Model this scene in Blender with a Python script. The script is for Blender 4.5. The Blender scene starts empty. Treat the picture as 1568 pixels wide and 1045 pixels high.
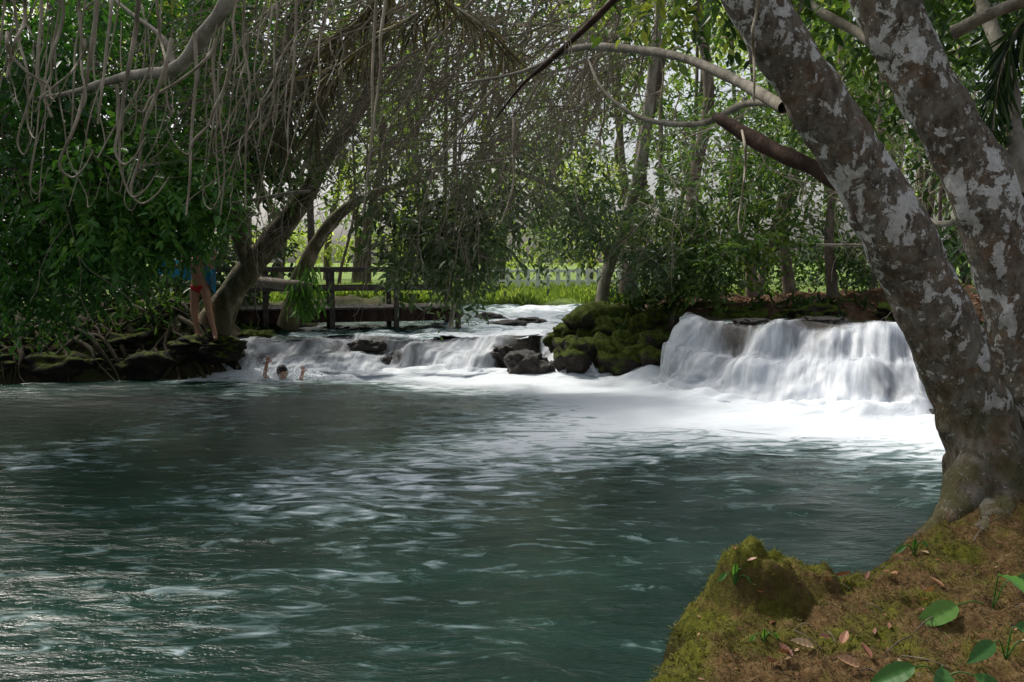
import bpy, math, numpy as np
from mathutils import Vector
rng=np.random.default_rng(11)
F=1306.7; PITCH=math.atan(122.5/F); CP,SP=math.cos(PITCH),math.sin(PITCH)
def W(px,py,d):
    """world point at forward distance d (m) on the camera ray through an image pixel"""
    u=(px-784)/F; v=(522.5-py)/F
    y=CP+SP*v; z=-SP+CP*v
    return np.array([u*d/y,d,2.0+z*d/y])
S=bpy.context.scene
# ------------------------------------------------------------------ helpers
def h3(a,b,c,seed):
    n=(a*73856093)^(b*19349663)^(c*83492791)^(seed*2654435+977)
    n=n&0xffffffff; n=((n^(n>>13))*1274126177)&0xffffffff
    n=((n^(n>>15))*668265263)&0xffffffff
    return ((n^(n>>16))&0xffff)/65535.0
def vn(P,seed=0):
    P=np.asarray(P,float); i=np.floor(P).astype(np.int64); f=P-i; f=f*f*(3-2*f)
    r=0
    for a in (0,1):
        for b in (0,1):
            for c in (0,1):
                w=(f[...,0] if a else 1-f[...,0])*(f[...,1] if b else 1-f[...,1])*(f[...,2] if c else 1-f[...,2])
                r=r+w*h3(i[...,0]+a,i[...,1]+b,i[...,2]+c,seed)
    return r
def fbm(P,o=4,seed=0):
    r=0;a=.5;t=0
    for k in range(o):
        r=r+a*vn(np.asarray(P)*(2**k)+k*7.3,seed+k); t+=a; a*=.5
    return r/t-.5
def mk(name,V,Q,mat,smooth=True,attrs=None,parent=None,vec=None):
    me=bpy.data.meshes.new(name); V=np.ascontiguousarray(V,dtype=np.float32); Q=np.ascontiguousarray(Q,dtype=np.int32)
    me.vertices.add(len(V)); me.vertices.foreach_set('co',V.ravel())
    n,k=Q.shape; me.loops.add(n*k); me.loops.foreach_set('vertex_index',Q.ravel())
    me.polygons.add(n); me.polygons.foreach_set('loop_start',np.arange(0,n*k,k,dtype=np.int32))
    me.update(calc_edges=True); me.validate()
    me.polygons.foreach_set('use_smooth',np.full(len(me.polygons),smooth))
    for a,v in (attrs or {}).items():
        at=me.attributes.new(a,'FLOAT','POINT'); at.data.foreach_set('value',np.ascontiguousarray(v,dtype=np.float32))
    for a,v in (vec or {}).items():
        at=me.attributes.new(a,'FLOAT_VECTOR','POINT'); at.data.foreach_set('vector',np.ascontiguousarray(v,dtype=np.float32).ravel())
    me.materials.append(mat)
    ob=bpy.data.objects.new(name,me); S.collection.objects.link(ob)
    if parent: ob.parent=parent
    return ob
def empty(name):
    e=bpy.data.objects.new(name,None); S.collection.objects.link(e); return e
def grid_faces(nu,nv):
    i=np.arange(nu-1)[:,None]*nv+np.arange(nv-1)[None,:]
    i=i.ravel(); return np.stack([i,i+nv,i+nv+1,i+1],1)
def nrm(a): return a/np.maximum(np.linalg.norm(a,axis=-1,keepdims=True),1e-9)
def cr(pts,n):
    p=np.asarray(pts,float); m=len(p)
    p=np.vstack([2*p[0]-p[1],p,2*p[-1]-p[-2]]); t=np.linspace(0,m-1-1e-6,n); i=t.astype(int); f=(t-i)[:,None]
    a,b,c,d=p[i],p[i+1],p[i+2],p[i+3]
    return .5*((2*b)+(-a+c)*f+(2*a-5*b+4*c-d)*f**2+(-a+3*b-3*c+d)*f**3)
def tubes(P,R,s=5,amp=0,fr=3,seed=0):
    """P (N,M,3), R (N,M)"""
    N,M,_=P.shape; T=nrm(np.gradient(P,axis=1)); ref=np.array([.15,.97,.2])
    A=nrm(np.cross(T,ref)); B=np.cross(T,A)
    an=np.linspace(0,2*np.pi,s,endpoint=False)
    ring=A[:,:,None,:]*np.cos(an)[None,None,:,None]+B[:,:,None,:]*np.sin(an)[None,None,:,None]
    V=P[:,:,None,:]+ring*R[:,:,None,None]
    if amp: 
        q=fbm(V*fr,3,seed); V=V+ring*(q*2*amp*R[:,:,None])[...,None]
    V=V.reshape(-1,3)
    n=np.arange(N)[:,None,None]*M*s; m=np.arange(M-1)[None,:,None]*s; k=np.arange(s)[None,None,:]; k2=(k+1)%s
    Q=np.stack(np.broadcast_arrays(n+m+k,n+m+k2,n+m+s+k2,n+m+s+k),-1).reshape(-1,4)
    return V,Q
def join(L):
    V=[];Q=[];o=0
    for v,q in L: V.append(v);Q.append(q+o);o+=len(v)
    return np.vstack(V),np.vstack(Q)
def limb(spec,n=30,s=12,amp=.12,fr=3,seed=0):
    """spec rows: px,py,d,r(m)"""
    a=np.array([[*W(x,y,d),r] for x,y,d,r in spec]); c=cr(a,n)
    return tubes(c[None,:,:3],np.maximum(c[None,:,3],.003),s,amp,fr,seed)
def limbw(pts,n=30,s=12,amp=.12,fr=3,seed=0):
    c=cr(np.array(pts,float),n); return tubes(c[None,:,:3],np.maximum(c[None,:,3],.003),s,amp,fr,seed)
def leafmesh(pos,d,nm,size,wr=.42,fold=.12,droop=.15):
    d=nrm(d); s=nrm(np.cross(d,nm)); n=np.cross(s,d); L=size[:,None]; w=L*wr*.5
    v=np.stack([pos,pos+d*L*.28+s*w+n*w*fold*2,pos+d*L*.66+s*w*.8+n*w*fold,pos+d*L-n*L*droop,
                pos+d*L*.66-s*w*.8+n*w*fold,pos+d*L*.28-s*w+n*w*fold*2],1).reshape(-1,3)
    i=np.arange(len(pos))[:,None]*6
    Q=np.concatenate([i+np.array([[0,3,2,1]]),i+np.array([[0,5,4,3]])],0)
    return v,Q
def sprays(o,dr,L,size,k=9,tone=None,wr=.42,sag=.35):
    """leafy twigs: o(N,3) dir(N,3) L(N)"""
    N=len(o); t=np.linspace(.15,1,k)[None,:,None]; dr=nrm(dr)
    side=nrm(np.cross(dr,np.array([0,0,1.])+rng.normal(0,.4,(N,3))))
    P=o[:,None]+dr[:,None]*L[:,None,None]*t; P[...,2]-=sag*L[:,None]*(t[...,0]**2)
    sg=np.where(np.arange(k)%2==0,1,-1)[None,:,None]
    D=dr[:,None]*.6+side[:,None]*sg*.85+rng.normal(0,.28,(N,k,3)); D[...,2]-=.35
    NM=np.array([0,0,1.])+rng.normal(0,.55,(N,k,3))
    sz=size[:,None]*rng.uniform(.6,1.15,(N,k))
    v,q=leafmesh(P.reshape(-1,3),D.reshape(-1,3),NM.reshape(-1,3),sz.ravel(),wr)
    tn=np.repeat(np.clip(tone[:,None]+rng.normal(0,.1,(N,k)),0,1).ravel(),6)
    return v,q,tn
def cloud(regs,k=9,wr=.42,cl=14,cs=.16):
    """regs: px,py,d,rx_px,ry_px,rd(m),n_sprays,leaf,tone"""
    O=[];D=[];L=[];Z=[];T=[]
    for (px,py,d,rx,ry,rd,n,ls,tn) in regs:
        c=W(px,py,d); R=np.array([rx*d/F,rd,ry*d/F])
        nc=max(3,n//cl); u=nrm(rng.normal(size=(nc,3)))*rng.uniform(.15,1,(nc,1))**.4
        cc=u[rng.integers(0,nc,n)]; off=rng.normal(0,cs,(n,3)); o=c+(cc+off)*R
        O.append(o); D.append(nrm(u[rng.integers(0,nc,n)]*.5+off*5+rng.normal(0,.5,(n,3))+np.array([0,0,-.25])))
        L.append(rng.uniform(2.2,4.2,n)*ls); Z.append(np.full(n,ls)*rng.uniform(.75,1.2,n))
        T.append(np.clip(tn+(vn(cc*2.5+px,3)-.5)*.5+rng.normal(0,.07,n),0,1))
    return sprays(np.vstack(O),np.vstack(D),np.concatenate(L),np.concatenate(Z),k,np.concatenate(T),wr)
# ------------------------------------------------------------------ materials
def M(name):
    m=bpy.data.materials.new(name); m.use_nodes=True; t=m.node_tree; t.nodes.clear()
    return m,t
def nd(t,ty,**kw):
    n=t.nodes.new(ty)
    for k,v in kw.items(): setattr(n,k,v)
    return n
def ramp(t,src,stops,mode='LINEAR'):
    r=nd(t,'ShaderNodeValToRGB'); r.color_ramp.interpolation=mode
    e=r.color_ramp.elements
    while len(e)<len(stops): e.new(.5)
    for i,(p,c) in enumerate(stops):
        e[i].position=p; e[i].color=(c,c,c,1) if np.isscalar(c) else (*c,1)
    t.links.new(src,r.inputs[0]); return r.outputs[0]
def mix(t,f,a,b,bt='MIX'):
    m=nd(t,'ShaderNodeMix',data_type='RGBA',blend_type=bt)
    for s,v in ((m.inputs[0],f),(m.inputs[6],a),(m.inputs[7],b)):
        if hasattr(v,'is_output'): t.links.new(v,s)
        elif np.isscalar(v): s.default_value=v
        else: s.default_value=(*v,1)
    return m.outputs[2]
def math_(t,op,a,b=0.,c=None):
    m=nd(t,'ShaderNodeMath',operation=op)
    for i,v in enumerate((a,b,c)):
        if v is None: continue
        if hasattr(v,'is_output'): t.links.new(v,m.inputs[i])
        else: m.inputs[i].default_value=v
    return m.outputs[0]
def mrange(t,src,a,b,c=0.,d=1.,sm=False):
    m=nd(t,'ShaderNodeMapRange'); t.links.new(src,m.inputs[0])
    if sm: m.interpolation_type='SMOOTHSTEP'
    for i,v in enumerate((a,b,c,d)): m.inputs[i+1].default_value=v
    return m.outputs[0]
def noise(t,co,scale,detail=4,rough=.55,dist=0,mapscale=None,rot=None,loc=None):
    if mapscale or rot or loc:
        mp=nd(t,'ShaderNodeMapping'); t.links.new(co,mp.inputs[0])
        if mapscale: mp.inputs['Scale'].default_value=mapscale
        if rot: mp.inputs['Rotation'].default_value=rot
        if loc: mp.inputs['Location'].default_value=loc
        co=mp.outputs[0]
    n=nd(t,'ShaderNodeTexNoise'); t.links.new(co,n.inputs['Vector'])
    n.inputs['Scale'].default_value=scale;n.inputs['Detail'].default_value=detail;n.inputs['Roughness'].default_value=rough;n.inputs['Distortion'].default_value=dist
    return n.outputs['Fac']
def out(t,sh):
    o=nd(t,'ShaderNodeOutputMaterial'); t.links.new(sh,o.inputs[0])
def princ(t,col,rough=.6,spec=.5,bump=None,bs=.3,bd=.02):
    p=nd(t,'ShaderNodeBsdfPrincipled')
    for s,v in (('Base Color',col),('Roughness',rough),('Specular IOR Level',spec)):
        if hasattr(v,'is_output'): t.links.new(v,p.inputs[s])
        elif np.isscalar(v): p.inputs[s].default_value=v
        else: p.inputs[s].default_value=(*v,1)
    if bump is not None:
        b=nd(t,'ShaderNodeBump'); b.inputs['Strength'].default_value=bs;b.inputs['Distance'].default_value=bd
        t.links.new(bump,b.inputs['Height']); t.links.new(b.outputs[0],p.inputs['Normal'])
    return p.outputs[0]
def coord(t): return nd(t,'ShaderNodeTexCoord').outputs['Object']
def attr(t,n,o='Fac'): return nd(t,'ShaderNodeAttribute',attribute_name=n).outputs[o]

def leaf_mat(name,stops,trans=.4,rough=.42,tcol=1.6):
    m,t=M(name); c=ramp(t,attr(t,'tone'),stops)
    p=princ(t,c,rough,.4)
    tr=nd(t,'ShaderNodeBsdfTranslucent'); c2=mix(t,1.0,c,(tcol,tcol*1.0,tcol*.45),'MULTIPLY'); t.links.new(c2,tr.inputs[0])
    mx=nd(t,'ShaderNodeMixShader'); mx.inputs[0].default_value=trans
    t.links.new(p,mx.inputs[1]); t.links.new(tr.outputs[0],mx.inputs[2]); out(t,mx.outputs[0]); return m
G=[(0,(.013,.032,.012)),(.4,(.040,.088,.025)),(.7,(.092,.165,.037)),(1,(.25,.30,.075))]
m_leaf=leaf_mat('leaf_green',G)
m_leafv=leaf_mat('leaf_vivid',[(0,(.011,.042,.012)),(.4,(.034,.11,.025)),(.75,(.074,.20,.038)),(1,(.15,.28,.058))])
m_leafg=leaf_mat('leaf_greyish',[(0,(.02,.04,.022)),(.5,(.065,.112,.052)),(1,(.15,.21,.09))],.3,.35)
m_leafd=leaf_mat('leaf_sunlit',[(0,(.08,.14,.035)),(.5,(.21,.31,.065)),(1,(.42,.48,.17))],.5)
m_dead=leaf_mat('dead_leaf',[(0,(.10,.05,.03)),(.4,(.22,.09,.06)),(.7,(.30,.16,.09)),(1,(.38,.27,.16))],.15)
m_litter=leaf_mat('litter_moss',[(0,(.04,.028,.012)),(.3,(.11,.065,.025)),(.52,(.085,.08,.014)),(1,(.16,.17,.026))],.15,.8)
m_dry=leaf_mat('dry_frond',[(0,(.04,.045,.02)),(.5,(.12,.105,.055)),(1,(.24,.2,.12))],.25,.7)

def bark_lichen():
    m,t=M('lichen_bark'); co=coord(t)
    big=noise(t,co,9,6,.62,.6,mapscale=(1,1,.8)); small=noise(t,co,45,4,.65); sp=noise(t,co,2.0,3,.5)
    base=ramp(t,noise(t,co,20,7,.75,.6,mapscale=(1,1,.5)),[(.30,(.038,.032,.025)),(.45,(.125,.103,.078)),(.57,(.225,.19,.15)),(.72,(.35,.31,.255))])
    tint=mix(t,ramp(t,noise(t,co,5,5,.65,loc=(3,1,7)),[(.5,0),(.62,.8)]),base,mix(t,.45,base,(.25,.13,.055)))
    s=math_(t,'ADD',big,math_(t,'MULTIPLY',small,.24)); s=math_(t,'ADD',s,math_(t,'MULTIPLY',sp,.55))
    sep=nd(t,'ShaderNodeSeparateXYZ'); t.links.new(co,sep.inputs[0]); z=sep.outputs[2]
    s=math_(t,'ADD',s,mrange(t,z,.9,2.0,-.10,0.))
    f=ramp(t,s,[(.93,0),(.95,1)])
    lc=ramp(t,noise(t,co,35,5,.75,loc=(9,2,1)),[(.3,(.50,.50,.47)),(.6,(.80,.80,.77))])
    gr=ramp(t,noise(t,co,9,6,.7,loc=(1,5,2)),[(.48,0),(.58,.8)])
    c=mix(t,gr,tint,mix(t,.5,tint,(.31,.31,.265)))
    s3=noise(t,co,24,3,.6,.4,loc=(5,5,5)); c=mix(t,ramp(t,s3,[(.62,0),(.66,.85)]),c,(.52,.52,.48))
    c=mix(t,f,c,lc)
    mf=math_(t,'MULTIPLY',mrange(t,z,1.7,.6,0.,.8),ramp(t,noise(t,co,6,5,.65),[(.4,0.15),(.55,1.)])) 
    c=mix(t,mf,c,mix(t,noise(t,co,30,4,.7),(.035,.035,.008),(.13,.12,.03)))
    h=math_(t,'ADD',noise(t,co,22,8,.78,.5,mapscale=(1,1,.5)),math_(t,'MULTIPLY',f,.12))
    out(t,princ(t,c,.85,.2,h,1.0,.04)); return m
m_lichen=bark_lichen()
def bark(name,a,b,c_):
    m,t=M(name); co=coord(t); n=noise(t,co,5,7,.7,.3,mapscale=(1,1,.4))
    c=ramp(t,n,[(.3,a),(.5,b),(.68,c_)])
    out(t,princ(t,c,.85,.2,noise(t,co,14,6,.7,mapscale=(1,1,.4)),.8,.03)); return m
m_bark=bark('bark_brown',(.045,.036,.026),(.11,.09,.068),(.25,.21,.165))
m_barkp=bark('bark_pale',(.09,.08,.06),(.24,.215,.175),(.42,.39,.33))
m_barkm=bark('bark_mossy',(.03,.03,.012),(.085,.075,.04),(.26,.22,.15))
m_twig=bark('twig_grey',(.10,.085,.06),(.23,.20,.15),(.38,.34,.27))
m_vine=bark('vine_tan',(.15,.125,.09),(.32,.28,.21),(.5,.45,.36))
m_dark=bark('bark_dark',(.015,.01,.008),(.045,.028,.02),(.10,.06,.045))

def ground_mat():
    m,t=M('ground_soil'); co=coord(t)
    c=ramp(t,noise(t,co,2.2,8,.7),[(.3,(.014,.012,.008)),(.48,(.045,.033,.02)),(.62,(.10,.068,.038)),(.75,(.17,.12,.075))])
    c=mix(t,ramp(t,noise(t,co,.9,6,.65,loc=(4,4,4)),[(.46,0),(.58,.85)]),c,(.04,.052,.012))
    sep=nd(t,'ShaderNodeSeparateXYZ'); t.links.new(co,sep.inputs[0])
    far=mrange(t,sep.outputs[1],27,29)
    g=ramp(t,noise(t,co,1.5,8,.7),[(.35,(.08,.13,.025)),(.55,(.19,.28,.06)),(.75,(.32,.35,.13))])
    c=mix(t,far,c,g)
    f2=math_(t,'MULTIPLY',mrange(t,sep.outputs[0],3.,4.),math_(t,'SUBTRACT',1.,far))
    f2=math_(t,'MULTIPLY',f2,.75)
    c=mix(t,f2,c,ramp(t,noise(t,co,7,8,.8),[(.35,(.04,.022,.012)),(.5,(.13,.075,.042)),(.65,(.24,.15,.095))]))
    out(t,princ(t,c,.9,.2,noise(t,co,9,8,.75),1.,.12)); return m
m_ground=ground_mat()
def bank_mat():
    m,t=M('moss_and_soil'); co=coord(t)
    soil=ramp(t,noise(t,co,18,8,.75),[(.3,(.055,.032,.013)),(.5,(.15,.09,.038)),(.68,(.27,.18,.085))])
    moss=ramp(t,noise(t,co,26,6,.75,loc=(2,2,2)),[(.3,(.04,.045,.007)),(.5,(.115,.12,.014)),(.7,(.22,.22,.034))])
    f=ramp(t,math_(t,'ADD',noise(t,co,2.6,6,.6),math_(t,'MULTIPLY',attr(t,'edge'),.22)),[(.49,0),(.62,1)])
    c=mix(t,f,soil,moss)
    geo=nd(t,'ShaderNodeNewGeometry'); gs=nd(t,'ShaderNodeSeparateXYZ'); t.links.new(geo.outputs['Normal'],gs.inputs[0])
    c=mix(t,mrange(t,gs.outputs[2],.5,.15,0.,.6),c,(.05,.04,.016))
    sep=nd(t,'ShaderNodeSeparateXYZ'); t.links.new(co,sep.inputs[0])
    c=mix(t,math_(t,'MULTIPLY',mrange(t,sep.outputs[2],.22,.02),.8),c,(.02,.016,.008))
    out(t,princ(t,c,.95,.15,noise(t,co,55,6,.8),1.,.03)); return m
m_bank=bank_mat()
def rock_mat(name,moss=.5,dark=1.):
    m,t=M(name); co=coord(t)
    c=ramp(t,noise(t,co,4,8,.7),[(.3,tuple(np.array((.014,.013,.011))*dark)),(.55,tuple(np.array((.05,.043,.036))*dark)),(.75,tuple(np.array((.12,.105,.09))*dark))])
    if moss>0:
        geo=nd(t,'ShaderNodeNewGeometry'); sp=nd(t,'ShaderNodeSeparateXYZ'); t.links.new(geo.outputs['Normal'],sp.inputs[0])
        f=math_(t,'ADD',math_(t,'MULTIPLY',sp.outputs[2],.30),noise(t,co,3,6,.65))
        f=ramp(t,f,[(.72-moss*.35,0),(.86-moss*.35,1)])
        c=mix(t,f,c,ramp(t,noise(t,co,12,7,.75),[(.3,(.02,.032,.005)),(.5,(.07,.10,.013)),(.7,(.18,.21,.034))]))
    out(t,princ(t,c,.4 if moss<=0 else .85,.5 if moss<=0 else .15,noise(t,co,10,8,.78),1.,.09)); return m
m_rock=rock_mat('wet_rock',0.); m_mrock=rock_mat('mossy_rock_mat',.85); m_mrock2=rock_mat('mossy_rock_dark',.45); m_ledge=rock_mat('ledge_rock',.0,2.4)
m_brock=rock_mat('bank_rock_dark',.2,.6)

def pool_mat(name='river_water_mat',d1=(.002,.018,.012),d2=(.006,.036,.025),spec=.3,lo=.85,hi=1.26):
    m,t=M(name); co=coord(t); fa=attr(t,'foam')
    n1=noise(t,co,1,6,.60,1.3,mapscale=(2.4,6.8,1),rot=(0,0,.22))
    n2=noise(t,co,1,4,.6,.5,mapscale=(.6,1.4,1),rot=(0,0,.3),loc=(3,1,0))
    s=math_(t,'ADD',math_(t,'MULTIPLY',n1,1.15),math_(t,'MULTIPLY',n2,.28))
    s=math_(t,'ADD',s,math_(t,'MULTIPLY',fa,.62))
    f=mrange(t,s,lo,hi,0.,1.,True)
    deep=ramp(t,n2,[(.35,d1),(.65,d2)])
    c=mix(t,f,deep,ramp(t,f,[(0.,(.16,.30,.28)),(.5,(.38,.50,.52)),(.95,(.74,.79,.84))]))
    r=math_(t,'ADD',math_(t,'MULTIPLY',f,.4),.22)
    h=math_(t,'ADD',noise(t,co,1,5,.6,.6,mapscale=(3,7,1),rot=(0,0,.2),loc=(1,8,0)),math_(t,'MULTIPLY',n1,.5))
    out(t,princ(t,c,r,spec,h,.65,.045)); return m
m_pool=pool_mat(); m_pool2=pool_mat('side_pool_mat',(.018,.016,.009),(.045,.038,.022),.4,.9,1.3)
def fall_mat(name,seed,su,sv,lo,hi):
    m,t=M(name); fl=attr(t,'flow','Vector')
    n=noise(t,fl,1,6,.55,.35,mapscale=(su,sv,1),loc=(seed,seed*2,0)); n2=noise(t,fl,1,3,.5,.5,mapscale=(su*.28,sv*1.3,1),loc=(seed*3,1,0))
    sp=nd(t,'ShaderNodeSeparateXYZ'); t.links.new(fl,sp.inputs[0])
    s=math_(t,'ADD',math_(t,'MULTIPLY',n,.55),math_(t,'MULTIPLY',n2,.6))
    s=math_(t,'ADD',s,sp.outputs[2])
    f=mrange(t,s,lo,hi,0.,1.,True)
    col=ramp(t,n,[(.3,(.52,.57,.65)),(.6,(.80,.83,.87))])
    p=princ(t,col,.55,.25,n,.4,.03)
    tl=nd(t,'ShaderNodeBsdfTranslucent'); tl.inputs[0].default_value=(.7,.75,.8,1)
    mm=nd(t,'ShaderNodeMixShader'); mm.inputs[0].default_value=.22; t.links.new(p,mm.inputs[1]); t.links.new(tl.outputs[0],mm.inputs[2])
    tp=nd(t,'ShaderNodeBsdfTransparent'); mx=nd(t,'ShaderNodeMixShader'); t.links.new(f,mx.inputs[0]); t.links.new(tp.outputs[0],mx.inputs[1]); t.links.new(mm.outputs[0],mx.inputs[2])
    out(t,mx.outputs[0]); return m
m_f1=fall_mat('falling_water',1,5,1.2,.40,.80); m_f2=fall_mat('falling_water_outer',5,9,1.5,.54,.95)
def plain(name,c,r=.6,sc=20,v=.25):
    m,t=M(name); co=coord(t); c=np.array(c)
    out(t,princ(t,ramp(t,noise(t,co,sc,5,.6),[(.3,tuple(c*(1-v))),(.7,tuple(c*(1+v)))]),r,.4,noise(t,co,sc*2,4,.6),.3,.01)); return m
m_skin=plain('skin',(.50,.26,.17),.5,8,.12); m_red=plain('red_cloth',(.6,.03,.05),.8); m_blue=plain('blue_cloth',(.04,.40,.75),.9)
m_hair=plain('dark_hair',(.015,.01,.008),.5); m_wood=plain('old_wood',(.06,.05,.042),.85,9,.5); m_white=plain('white_paint',(.8,.8,.78),.6,5,.05)
# ------------------------------------------------------------------ polygons / terrain
crestL=[(-5.0,15.7),(-4.3,16.1),(-3.3,16.7),(-2.5,16.3),(-1.5,16.6),(-.7,17.1),(.1,16.7),(.7,17.0),(1.3,16.7)]
baseL=[(-5.3,14.7),(-4.4,14.8),(-3.4,15.3),(-2.6,14.9),(-1.5,15.3),(-.5,15.1),(.4,15.5),(1.45,14.8)]
crestR=[(3.05,14.4),(3.25,13.7),(3.9,13.2),(4.7,13.0),(5.4,12.7),(5.95,12.2)]
baseR=[(2.45,14.6),(2.4,13.5),(2.95,12.2),(3.85,11.4),(4.6,10.9),(5.4,10.4)]
edge=[(-12,-1),(-3,.6),(-.4,1.6),(.3,2.6),(.56,3.3),(.8,3.65),(1.0,3.92),(.9,4.15),(1.1,4.42),(1.5,4.4),(1.75,4.5),(2.25,5.0),(2.7,5.5),(3.2,6.0),(4.2,7.5),(5.5,9.8)]
pool=edge+[(5.5,10.6),(6.0,12.2)]+crestR[::-1][1:]+[(2.6,14.75),(1.9,14.9),(1.4,15.0),(1.35,16.7)]+crestL[::-1][1:]+[(-5.0,14.6),(-5.6,14.25),(-6.3,14.5),(-7,14.0),(-7.8,14.2),(-8.5,13.7),(-9.5,13.0),(-11,8),(-13,2)]
upper=crestL+[(1.5,18),(1.9,20),(2.9,23),(2.9,28),(-3,29),(-4.2,24),(-4.6,19),(-5.2,16.8)]
rpool=crestR+[(6.9,12.1),(7.6,12.9),(6.9,14.0),(5.4,14.7),(4.2,14.9),(3.3,14.9)]
def sd(x,y,poly):
    p=np.array(poly,float); q=np.roll(p,-1,0); D=np.full(x.shape,1e9); ins=np.zeros(x.shape,bool)
    for (ax,ay),(bx,by) in zip(p,q):
        ex,ey=bx-ax,by-ay; t=np.clip(((x-ax)*ex+(y-ay)*ey)/(ex*ex+ey*ey+1e-12),0,1)
        D=np.minimum(D,np.hypot(x-ax-t*ex,y-ay-t*ey))
        c=((ay>y)!=(by>y))&(x<(bx-ax)*(y-ay)/(by-ay+1e-12)+ax); ins^=c
    return np.where(ins,-D,D)
def sline(x,y,pl):
    D=np.full(x.shape,1e9)
    for (ax,ay),(bx,by) in zip(pl[:-1],pl[1:]):
        ex,ey=bx-ax,by-ay; t=np.clip(((x-ax)*ex+(y-ay)*ey)/(ex*ex+ey*ey),0,1); D=np.minimum(D,np.hypot(x-ax-t*ex,y-ay-t*ey))
    return D
ZU,ZR=.54,1.05
def terrain(x,y):
    a,b,c=sd(x,y,pool),sd(x,y,upper),sd(x,y,rpool)
    wa,wb,wc=[1/(np.maximum(q,0)+.08)**3 for q in (a,b,c)]
    zl=(0*wa+ZU*wb+ZR*wc)/(wa+wb+wc); D=np.minimum(np.minimum(a,b),c)
    P=np.stack([x,y,np.zeros_like(x)],-1); n=fbm(P*.9,5,2); n2=fbm(P*3.1,4,9)
    H=np.where(y<9,.25,np.where(x<-4.5,.95,.45)); H=np.where((x<-4.2)&(y>16.5),.15,H); H=np.where(y>26,.12,H)
    Dp=np.maximum(D,0)
    h=zl+H*(1-np.exp(-Dp/.75))+(n*.6+n2*.3)*np.minimum(1,Dp*1.5)*np.where(y>28,.3,1)+.02
    isl=np.exp(-(((x-1.75)/.75)**2+((y-16.3)/1.3)**2)**2)*.35; h=h+np.where(D>0,isl,0)
    h=np.where(a<0,-np.minimum(.9,-a*1.2)-.02,h); h=np.where((b<0)&(a>=0),ZU-.05-np.minimum(.35,-b*.5),h); h=np.where((c<0)&(a>=0)&(b>=0),ZR-.05-np.minimum(.3,-c*.5),h)
    return np.where(y>45,.75+(h-.75)*.3,h)
g1=np.geomspace(.2,500,28)
xs=np.concatenate([-14-g1[::-1],np.linspace(-14,14,260),14+g1]); ys=np.concatenate([-5-g1[::-1],np.linspace(-5,34,340),34+g1])
X,Y=np.meshgrid(xs,ys,indexing='ij'); Z=terrain(X,Y)
mk('ground',np.stack([X,Y,Z],-1).reshape(-1,3),grid_faces(len(xs),len(ys)),m_ground)
def gz(x,y): return float(terrain(np.array([float(x)]),np.array([float(y)]))[0])
# ------------------------------------------------------------------ water
xs=np.linspace(-16,7,420); ys=np.linspace(-4,17.2,420); X,Y=np.meshgrid(xs,ys,indexing='ij')
dR=sline(X,Y,baseR); dL=sline(X,Y,baseL); dJ=sline(X,Y,[(3,12.5),(1.6,11),(.2,9.3),(-.8,8.0),(-1.4,7.4)])
dK=sline(X,Y,[(-3.9,14.2),(-4.4,12),(-4.2,10),(-5,8.5)])
foam=.13+.95*np.exp(-(dR/1.4)**2)+.62*np.exp(-(dR/3.6)**2)+1.0*np.exp(-(dL/.7)**2)+.40*np.exp(-(dJ/1.3)**2)+.26*np.exp(-(dK/.7)**2)
foam+=.5*np.exp(-(sline(X,Y,[(2.4,13.2),(-1,14.0)])/1.0)**2)
foam+=.04*np.exp(-(np.hypot((X+1.2)/2.4,(Y-5.2)/2.))**2)
foam-=.10*np.exp(-(np.hypot((X+7.5)/3.,(Y-12)/2.5))**2); foam-=.22*np.exp(-(np.hypot((X-2.8)/1.4,(Y-6.5)/1.7))**2)
P=np.stack([X*1.1,Y*2.2,0*X],-1)
foam+=.12*fbm(P*.35,3,77)*2
Z=fbm(P*1.2,4,5)*.06+fbm(P*.6,3,8)*.14*np.clip(foam,0,1)+np.exp(-(dR/.55)**2)*(.10+fbm(P*2,4,3)*.4)+np.exp(-(dL/.4)**2)*(.05+fbm(P*2,3,4)*.25)
mk('river_water',np.stack([X,Y,Z],-1).reshape(-1,3),grid_faces(420,420),m_pool,attrs={'foam':foam.ravel()})
xs=np.linspace(-7,3.2,150); ys=np.linspace(15.6,29.5,190); X,Y=np.meshgrid(xs,ys,indexing='ij')
inn=sd(X,Y,upper)
fm=.28+.6*np.exp(-((X-(.2+(Y-17)*.07))/1.5)**2)-.15*(X<-3)+.4*np.exp(-((Y-17.2)/.7)**2)*(X>-4.5)
Z=ZU-.03+fbm(np.stack([X,Y*1.6,0*X],-1)*1.8,4,4)*.26
Vv=np.stack([X,Y,Z],-1).reshape(-1,3); Qf=grid_faces(150,190); keep=(inn.ravel()[Qf].mean(1)<.08)
mk('upper_river_water',Vv,Qf[keep],m_pool,attrs={'foam':fm.ravel()})
xs=np.linspace(2.8,8,110); ys=np.linspace(11.8,15.6,90); X,Y=np.meshgrid(xs,ys,indexing='ij'); inn=sd(X,Y,rpool); dC=sline(X,Y,crestR)
Vv=np.stack([X,Y,ZR-.02-.10*np.exp(-(dC/.15)**2)+fbm(np.stack([X,Y,0*X],-1)*2,3,4)*.06],-1).reshape(-1,3); Qf=grid_faces(110,90); keep=((inn+.25*(dC<.4)).ravel()[Qf].mean(1)<.1)
mk('side_pool_water',Vv,Qf[keep],m_pool2,attrs={'foam':(.1+.55*np.exp(-(dC/.35)**2)).ravel()})

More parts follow.
